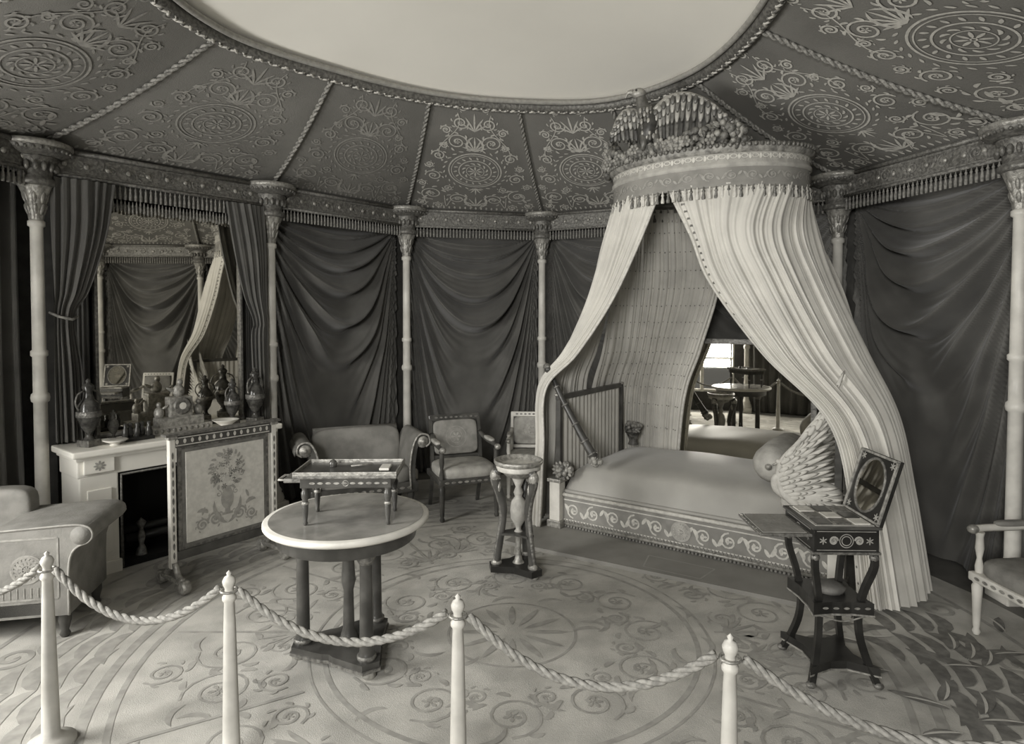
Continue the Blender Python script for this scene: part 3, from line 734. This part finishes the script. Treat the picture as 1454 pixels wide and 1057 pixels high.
# mirror standing behind the bed, parallel to it
m=MB('alcove_mirror')
XM,YM,ZC,HM=1.12,1.385,1.0,1.10
m.box((XM,YM,ZC),(1.20,.016,HM),M_mir,0); m.box((XM,YM+.02,ZC),(1.26,.02,HM+.04),M_dark,0)
for x in (XM-.62,XM+.62): m.box((x,YM,ZC),(.05,.04,HM+.08),M_giltd,.006)
for z in (ZC-HM/2-.02,ZC+HM/2+.02): m.box((XM,YM,z),(1.29,.04,.05),M_giltd,.006)
for i in (-1,1): m.box((XM+i*.6,YM+.01,.21),(.05,.04,.42),M_dark,.004)
m.build(O,TB)

# ------------------------------------------------------------ round table
m=MB('round_table')
m.lathe([(.395,.712),(.405,.714),(.418,.722),(.424,.730),(.424,.744),(.416,.750),(.0,.750)],(0,0,0),M_white,64)
m.lathe([(.395,.752),(.0,.7525)],(0,0,0),M_tabtop,64)
m.lathe([(.35,.635),(.355,.64),(.36,.70),(.39,.712)],(0,0,0),M_maho,64)
tri=[]
for i in range(3):
    a=2*pi*i/3+.25
    for d in (-.16,.16): tri.append((.29*cos(a+d),.29*sin(a+d)))
    am_=a+pi/3
    for d in (-.45,-.2,0,.2,.45): tri.append(((.16+.08*abs(d))*cos(am_+d),(.16+.08*abs(d))*sin(am_+d)))
m.prism(tri,.035,.08,M_maho); m.prism([(x*1.03,y*1.03) for x,y in tri],.035,.05,M_giltd)
for i in range(3):
    a=2*pi*i/3+.25; x,y=.235*cos(a),.235*sin(a)
    m.lathe([(.044,.08),(.046,.10),(.038,.115),(.035,.13),(.031,.54),(.033,.57),(.043,.59),(.045,.64)],(x,y,0),M_maho,20)
    m.lathe([(.036,.08),(.048,.09),(.048,.105),(.036,.11)],(x,y,0),M_giltd,20); m.lathe([(.033,.565),(.047,.59),(.049,.635)],(x,y,0),M_giltd,20)
    m.lathe([(.03,.0),(.036,.012),(.03,.035)],(.26*cos(a),.26*sin(a),0),M_gilt,12)
m.lathe([(.05,.08),(.04,.12),(.03,.15),(.026,.35),(.038,.40),(.034,.45),(.026,.60),(.05,.64)],(0,0,0),M_maho,20)
m.build((-.865,3.31,.006),.9)
m=MB('tray_table')
w,d=.45,.26
m.box((0,0,.215),(w,d,.050),M_maho,.004); m.box((0,0,.247),(w+.06,d+.04,.014),M_giltd,.004)
for y in (-1,1): m.box((0,y*(d/2+.015),.264),(w+.06,.008,.02),M_gilt,.002)
for x in (-1,1): m.box((x*(w/2+.026),0,.264),(.008,d+.04,.02),M_gilt,.002)
m.box((0,0,.256),(w+.03,d+.01,.006),M_maho,.001)
m.box((-w/2-.05,-.0,.213),(.10,.14,.022),M_giltd,.004); m.tube([(-w/2-.10,-.05,.213),(-w/2-.13,-.05,.213),(-w/2-.13,.05,.213),(-w/2-.10,.05,.213)],.006,M_gilt,6)
m.box((.18,-.02,.268),(.05,.10,.012),M_white,.003); m.lathe([(.018,.26),(.022,.28),(.012,.295),(.0,.30)],(-.1,.03,0),M_porc,12); m.tube([(.0,.0,.270),(.1,.05,.270)],.005,M_gilt,6)
for x in (-1,1):
    for y in (-1,1):
        m.lathe([(.008,.0),(.012,.01),(.010,.02),(.014,.06),(.016,.10),(.010,.115),(.018,.14),(.020,.165),(.014,.175),(.018,.195)],(x*(w/2-.02),y*(d/2-.02),0),M_maho,12)
        m.lathe([(.016,.105),(.019,.11),(.016,.118)],(x*(w/2-.02),y*(d/2-.02),0),M_gilt,12)
m.pats([leaf(-.18+.04*i,.0,0,.03,.012) for i in range(10)]+[circ(0,0,.014,.004,12)],lambda x,y:(x,-d/2-.001,.215+y),M_gilt)
m.build((-.83,3.25,.759),.03)

# ------------------------------------------------------------ chairs
def armchair(name,loc,rz,sc=1,fab=None,wood=None,backh=.92,arms=True):
    fab=fab or M_uph; wood=wood or M_maho
    m=MB(name); W,D,H=.58,.52,.40
    for x in (-1,1):
        m.lathe([(.016,0),(.024,.02),(.016,.04),(.020,.06),(.026,.22),(.030,.30),(.022,.315),(.032,.33),(.032,.36)],(x*(W/2-.035),-D/2+.035,0),wood,14)
        if arms:
            m.lathe([(.020,.36),(.024,.42),(.014,.47),(.024,.53),(.02,.60),(.026,.63)],(x*(W/2-.035),-D/2+.045,0),wood,12)
            m.tube(cr([(x*(W/2-.035),-D/2+.0,.65),(x*(W/2-.03),-D/2+.10,.655),(x*(W/2-.035),.05,.66),(x*(W/2-.05),D/2-.01,.70)],14),.022,wood,8)
            m.ell((x*(W/2-.035),-D/2+.0,.65),(.03,.035,.028),M_gilt,None,12,8)
            m.pad((x*(W/2-.032),.0,.68),(.055,.24,.035),fab,None,.6)
        m.tube(cr([(x*(W/2-.05),D/2+.08,0),(x*(W/2-.05),D/2+.0,.2),(x*(W/2-.05),D/2-.03,.4),(x*(W/2-.05),D/2-.0,.65),(x*(W/2-.05),D/2+.07,backh)],20),.022,wood,4,sm=False)
    m.box((0,0,.355),(W,D,.055),wood,.012); m.pats([leaf(-.24+.06*i,0,0,.045,.02) for i in range(9)],lambda x,y:(x,-D/2-.002,.355+y),M_gilt)
    m.pad((0,-.0,.42),(W-.03,D-.02,.13),fab,None,.5)
    R=Matrix.Rotation(-.2,3,'X')
    c=Vector((0,D/2+.03,backh-.20))
    for z,h in ((.19,.06),(-.19,.04)): m.box(c+R@Vector((0,0,z)),(W-.07,.04,h),wood,.01,R)
    m.pad(c+R@Vector((0,-.018,0)),(W-.14,.06,.33),fab if backh>.87 else M_uph,R,.3)
    m.pats([circ(0,0,.10,.006),circ(0,0,.06,.005)]+rosette(0,0,.05,6),lambda x,y:c+R@Vector((x,-.050,y)),M_embd)
    m.pats([leaf(-.2+.05*i,0,0,.035,.018) for i in range(9)],lambda x,y:c+R@Vector((x,-.022,.19+y)),M_giltd)
    ob=m.build(loc,rz); ob.scale=(sc,sc,sc); return ob
armchair('armchair',(-.45,5.77,.0065),.35,.98,M_uphl,None,.86)
armchair('armchair',(.20,6.40,.0065),-.05,.88,M_uphl,M_white,.88)
armchair('armchair',(2.84,3.30,.012),-1.50,.92,M_uph,M_white)

def settee(name,W,loc,rz,fab,D=.56,bh=.72):
    m=MB(name)
    m.box((0,0,.22),(W,D,.10),M_maho,.01); m.pad((0,-.01,.33),(W-.1,D-.02,.16),fab,None,.3)
    m.pad((0,D/2-.07,.50),(W-.12,.14,.46),fab,Matrix.Rotation(-.12,3,'X'),.35)
    m.tube([(-W/2+.08,D/2-.02,bh-.03),(W/2-.08,D/2-.02,bh-.03)],.045,fab,12)
    for x in (-1,1):
        pts=cr([(x*(W/2-.07),0,.20),(x*(W/2-.08),0,.40),(x*(W/2-.05),0,.60),(x*(W/2+.01),0,.70),(x*(W/2+.09),0,.69),(x*(W/2+.11),0,.62),(x*(W/2+.07),0,.585)],24)
        G=[]
        for y in (-D/2+.0,D/2-.02): G.append([p+Vector((0,y,0)) for p in pts])
        m.grid([G[0],G[1]],fab)
        in_=[p+Vector((x*.05*(1 if i<14 else .4),0,-.035 if 8<i<20 else 0)) for i,p in enumerate(pts)]
        G2=[[p+Vector((0,y,0)) for p in in_] for y in (-D/2,D/2-.02)]
        m.grid([G2[0],G2[1]],fab)
        for q in (0,1): m.grid([G[q],G2[q]],M_maho if q==0 else fab)
        m.tube([p+Vector((0,-D/2-.004,0)) for p in pts],.010,M_gilt,6)
        m.tube([(x*(W/2+.045),-D/2+.01,.635),(x*(W/2+.045),D/2-.03,.635)],.06,M_uphl,18)
        m.T=Matrix.Translation((x*(W/2+.045),-D/2-.0,.635))@Matrix.Rotation(pi/2,4,'X'); m.lathe([(.05,0),(.045,.01),(.02,.012),(.018,.02),(.0,.022)],(0,0,0),M_gilt,18); m.T=Matrix.Identity(4)
        for y in (-1,1): m.lathe([(.018,0),(.026,.02),(.018,.04),(.024,.08),(.034,.14),(.034,.18)],(x*(W/2-.06),y*(D/2-.05),0),M_maho,12)
    m.pats([leaf(-W/2+.08+.07*i,0,0,.05,.025) for i in range(int((W-.1)/.07))],lambda x,y:(x,-D/2-.004,.22+y),M_gilt)
    m.build(loc,rz)
settee('settee',.96,(-1.42,5.90,.0065),.42,M_uphm)
m=MB('daybed')
D=.54
prof=[(-.36,.15),(-.36,.64),(-.32,.675),(-.05,.685),(.08,.69),(.15,.685),(.195,.66),(.205,.615),(.18,.58),(.14,.565),(.10,.53),(.08,.46),(.075,.33),(.075,.15)]
pl=[Vector((x,0,z)) for x,z in prof]
nP=len(pl)
vs=[p+Vector((0,-D/2,0)) for p in pl]+[p+Vector((0,D/2,0)) for p in pl]
m.add(vs,[list(range(nP)),list(range(nP,2*nP))[::-1]],M_uphm,False)
m.add(vs,[(i,(i+1)%nP,nP+(i+1)%nP,nP+i) for i in range(nP)],M_uphm,True)
m.tube([(.145,-D/2-.01,.625),(.145,D/2+.01,.625)],.055,M_uphm,20)
m.tube([p+Vector((0,-D/2-.003,0)) for p in cr(pl[2:],50)],.007,M_embd,6)
m.pats(medallion(-.14,.44,.08)+[line((-.33,.62),(.02,.62),.012),line((-.33,.26),(.02,.26),.012),line((.02,.26),(.02,.62),.012),line((-.33,.26),(-.33,.62),.012)]+[line((-.30+.036*i,.27),(-.30+.036*i,.33),.006) for i in range(9)],lambda x,y:(x,-D/2-.003,y),M_embd)
m.box((-.50,.0,.20),(1.0,D,.09),M_maho,.01)
m.pad((-.68,-.0,.36),(.62,D-.02,.22),M_uphm,None,.3)
m.pad((-.60,D/2-.09,.60),(.62,.16,.46),M_uphm,None,.3)
for x in (.03,-.95):
    for y in (-1,1): m.lathe([(.02,0),(.03,.02),(.02,.04),(.035,.10),(.035,.16)],(x,y*(D/2-.05),0),M_maho,12)
db=m.build((-2.58,3.70,.0065),.22); db.scale=(.94,.94,.93)

# ------------------------------------------------------------ athenienne (tripod basin stand)
m=MB('tripod_washstand')
m.lathe([(.15,.755),(.165,.76),(.172,.775),(.172,.79),(.160,.795),(.155,.775),(.10,.745),(.0,.735)],(0,0,0),M_gilt,40)
m.lathe([(.145,.72),(.155,.725),(.155,.757),(.145,.76)],(0,0,0),M_emb,40); m.lathe([(.04,.66),(.09,.68),(.13,.72),(.14,.735)],(0,0,0),M_gilt,30)
for i in range(3):
    a=2*pi*i/3-.9; c,s=cos(a),sin(a)
    pts=cr([(.145*c,.145*s,.73),(.165*c,.165*s,.66),(.125*c,.125*s,.54),(.105*c,.105*s,.42),(.125*c,.125*s,.26),(.145*c,.145*s,.14),(.155*c,.155*s,.06)],24)
    m.tube(pts,[.034-.0005*j if j<12 else .024+.0004*(j-12) for j in range(24)],M_maho,10)
    m.tube([p+Vector((c*.012,s*.012,0)) for p in pts],[.024-.0003*j for j in range(24)],M_giltd,8)
    m.ell((.165*c,.165*s,.685),(.036,.036,.05),M_gilt,Matrix.Rotation(a,3,'Z')); m.ell((.18*c,.18*s,.70),(.02,.015,.02),M_gilt,Matrix.Rotation(a,3,'Z'))
    m.ell((.14*c,.14*s,.60),(.02,.034,.055),M_gilt,Matrix.Rotation(a,3,'Z'))
    m.ell((.155*c,.155*s,.075),(.04,.03,.03),M_gilt,Matrix.Rotation(a,3,'Z')); m.lathe([(.025,0),(.032,.012),(.025,.025)],(.17*c,.17*s,0),M_gilt,10)
tri=[]
for i in range(3):
    a=2*pi*i/3-.9
    for d in (-.22,.22): tri.append((.205*cos(a+d),.205*sin(a+d)))
    am_=a+pi/3
    for d in (-.4,0,.4): tri.append(((.10+.05*abs(d))*cos(am_+d),(.10+.05*abs(d))*sin(am_+d)))
m.prism(tri,.02,.065,M_dark); m.prism([(x*.66,y*.66) for x,y in tri],.27,.285,M_maho)
m.lathe([(.05,.055),(.03,.08),(.02,.12),(.02,.24),(.04,.27)],(0,0,0),M_gilt,16)
m.lathe([(.03,.285),(.018,.30),(.02,.32),(.055,.38),(.062,.44),(.05,.50),(.025,.53),(.03,.55),(.035,.56),(.02,.60),(.05,.67)],(0,0,0),M_uphl,24)
m.build((.045,4.40,.012),0)

# ------------------------------------------------------------ dressing / work table at right
m=MB('mirror_work_table')
w,d=.31,.34
m.box((0,0,.715),(w,d,.11),M_dark,.004); m.box((0,0,.776),(w+.02,d+.02,.012),M_maho,.003); m.box((0,0,.655),(w+.015,d+.015,.012),M_giltd,.003)
m.box((0,0,.783),(w-.03,d-.03,.004),M_uphl,.0)
for ix in range(3):
    for iy in range(3): m.box((-.09+.09*ix,-.10+.10*iy,.787),(.075,.085,.008),(M_maho,M_giltd,M_emb)[(ix+iy)%3],.002)
def star(x,y,r): return [leaf(x,y,k*pi/3+.5,r,r*.3) for k in range(6)]
P=star(-.11,0,.02)+star(.11,0,.02)+[circ(0,0,.032,.004,24),circ(-.0,0,.022,.004,20)]+scrollL(-.06,0,.018,0,1)[:1]+scrollL(.06,0,.018,pi,-1)[:1]+[line((-.14,.045),(.14,.045),.003),line((-.14,-.045),(.14,-.045),.003)]
m.pats(P,lambda x,y:(x,-d/2-.0015,.715+y),M_embd); m.pats(P,lambda x,y:(-w/2-.0015,-x,.715+y),M_embd)
m.box((-w/2-.125,-.0,.735),(.25,d-.02,.014),M_giltd,.003); m.box((-w/2-.125,0,.744),(.21,d-.06,.004),M_uph,0)
m.T=Matrix.Translation((w/2+.005,0,.78))@Matrix.Rotation(math.radians(17),4,'Y')
m.box((0,0,.165),(.022,d,.33),M_dark,.003)
for z in (.008,.322): m.box((-.012,0,z),(.014,d,.012),M_gilt,.002)
for y in (-d/2+.006,d/2-.006): m.box((-.012,y,.165),(.014,.012,.33),M_gilt,.002)
vs=[(-.0125,.115*cos(2*pi*i/32),.165+.135*sin(2*pi*i/32)) for i in range(32)]; m.add(vs,[list(range(32))],M_mir,False)
m.tube([(-.013,.118*cos(2*pi*i/32),.165+.138*sin(2*pi*i/32)) for i in range(32)],.007,M_giltd,6,closed=True)
P=[]
for sx in (-1,1):
    for sz in (-1,1): P+=star(sx*.13,sz*.13,.022)
m.pats(P,lambda x,y:(-.0125,x,.165+y),M_embd)
m.T=Matrix.Identity(4)
for x in (-1,1):
    for y in (-1,1):
        X,Y=x*(w/2-.015),y*(d/2-.015)
        pts=cr([(X,Y,.65),(X*1.0,Y*1.0,.58),(X*.80,Y*.80,.46),(X*.68,Y*.68,.34),(X*.72,Y*.72,.22),(X*.92,Y*.92,.10),(X*1.12,Y*1.12,.015)],24)
        m.tube(pts,.020,M_dark,4,sm=False); m.ell((X*1.14,Y*1.14,.016),(.024,.024,.016),M_giltd)
        m.ell((X,Y,.63),(.022,.022,.02),M_giltd); m.ell((X*.70,Y*.70,.36),(.022,.022,.022),M_gilt)
def conc(s,c=.72):
    o=[]
    for i in range(4):
        a=pi/4+i*pi/2
        o.append((s*w/2*1.15*cos(a)*1.2,s*d/2*1.15*sin(a)*1.2))
        am_=a+pi/4; 
        for q in (-.35,0,.35): o.append((s*w/2*c*(1+.15*abs(q))*cos(am_+q),s*d/2*c*(1+.15*abs(q))*sin(am_+q)))
    return o
m.prism(conc(.95,.86),.345,.405,M_dark); m.prism(conc(.97,.88),.34,.348,M_gilt)
m.prism(conc(1.1,.62),.06,.10,M_dark); m.prism(conc(1.12,.64),.056,.064,M_gilt)
m.pats([leaf(-.1+.05*i,0,0,.03,.012) for i in range(5)],lambda x,y:(x,-.155,.38+y),M_gilt)
m.tube(cr([(-.12,-.15,.345),(0,-.15,.315),(.12,-.15,.345)],12),.004,M_gilt,6); m.lathe([(.0,.40),(.07,.405),(.08,.43),(.05,.44),(.0,.44)],(0,0,0),M_uphd,20)
m.build((1.605,3.17,.012),-.03)

# ------------------------------------------------------------ rope barrier
posts=[(-2.85,2.85),(-1.93,2.60),(-1.085,2.40),(-.19,2.195),(.67,1.915),(1.72,1.62)]
for i,p in enumerate(posts):
    m=MB('barrier_post')
    m.lathe([(.09,0),(.09,.02),(.055,.035),(.034,.05),(.030,.25),(.022,.62),(.019,.70),(.026,.71),(.026,.722),(.017,.735),(.016,.755),(.023,.77),(.025,.782),(.018,.797),(.007,.803),(.010,.813),(.0,.823)],(0,0,0),M_post,20)
    m.tube([(.030*cos(a*.5),.030*sin(a*.5),.745) for a in range(13)],.005,M_gilt,6,closed=True)
    m.build((p[0],p[1],.006),0)
m=MB('barrier_rope')
for i in range(len(posts)-1):
    a=Vector((posts[i][0],posts[i][1],.755)); b=Vector((posts[i+1][0],posts[i+1][1],.755)); d=(b-a).normalized()*.042
    a2=a+d;b2=b-d; sag=.17 if i!=2 else .15
    m.rope([a2.lerp(b2,t/20)-Vector((0,0,sag*(1-(2*t/20-1)**2))) for t in range(21)],.016,M_rope,turn=.13)
m.build()

# ------------------------------------------------------------ light
def area(name,loc,target,sx,sy,e,c=(1,.985,.95)):
    l=bpy.data.lights.new(name,'AREA'); l.shape='RECTANGLE'; l.size=sx; l.size_y=sy; l.energy=e; l.color=c
    o=bpy.data.objects.new(name,l); S.collection.objects.link(o); o.location=loc
    o.rotation_euler=(Vector(target)-Vector(loc)).to_track_quat('-Z','Y').to_euler(); return o
wa=(WV[1]+WV[2])/2
area('window_daylight',(wa.x-.35,wa.y-.18,1.75),(1.8,4.8,1.8),1.2,1.9,220)
area('doorway_fill',(-1.2,-1.9,2.40),(.8,5.0,2.3),1.2,1.0,245)  # fill lamp added behind the camera to brighten the mantel front
w=bpy.data.worlds.new('world'); S.world=w; w.use_nodes=True
w.node_tree.nodes['Background'].inputs[0].default_value=(.9,.89,.85,1); w.node_tree.nodes['Background'].inputs[1].default_value=.15

# ------------------------------------------------------------ camera (view camera with a little rise)
cam=bpy.data.cameras.new('camera'); co=bpy.data.objects.new('camera',cam); S.collection.objects.link(co); S.camera=co
cam.sensor_fit='HORIZONTAL'; cam.sensor_width=36; cam.lens=36*900/1454
pitch=math.radians(1.8)
co.location=(0,0,1.80); co.rotation_euler=(pi/2-pitch,0,0)
cam.shift_y=-((528.5-450)-900*math.tan(pitch))/1454
cam.clip_start=.05
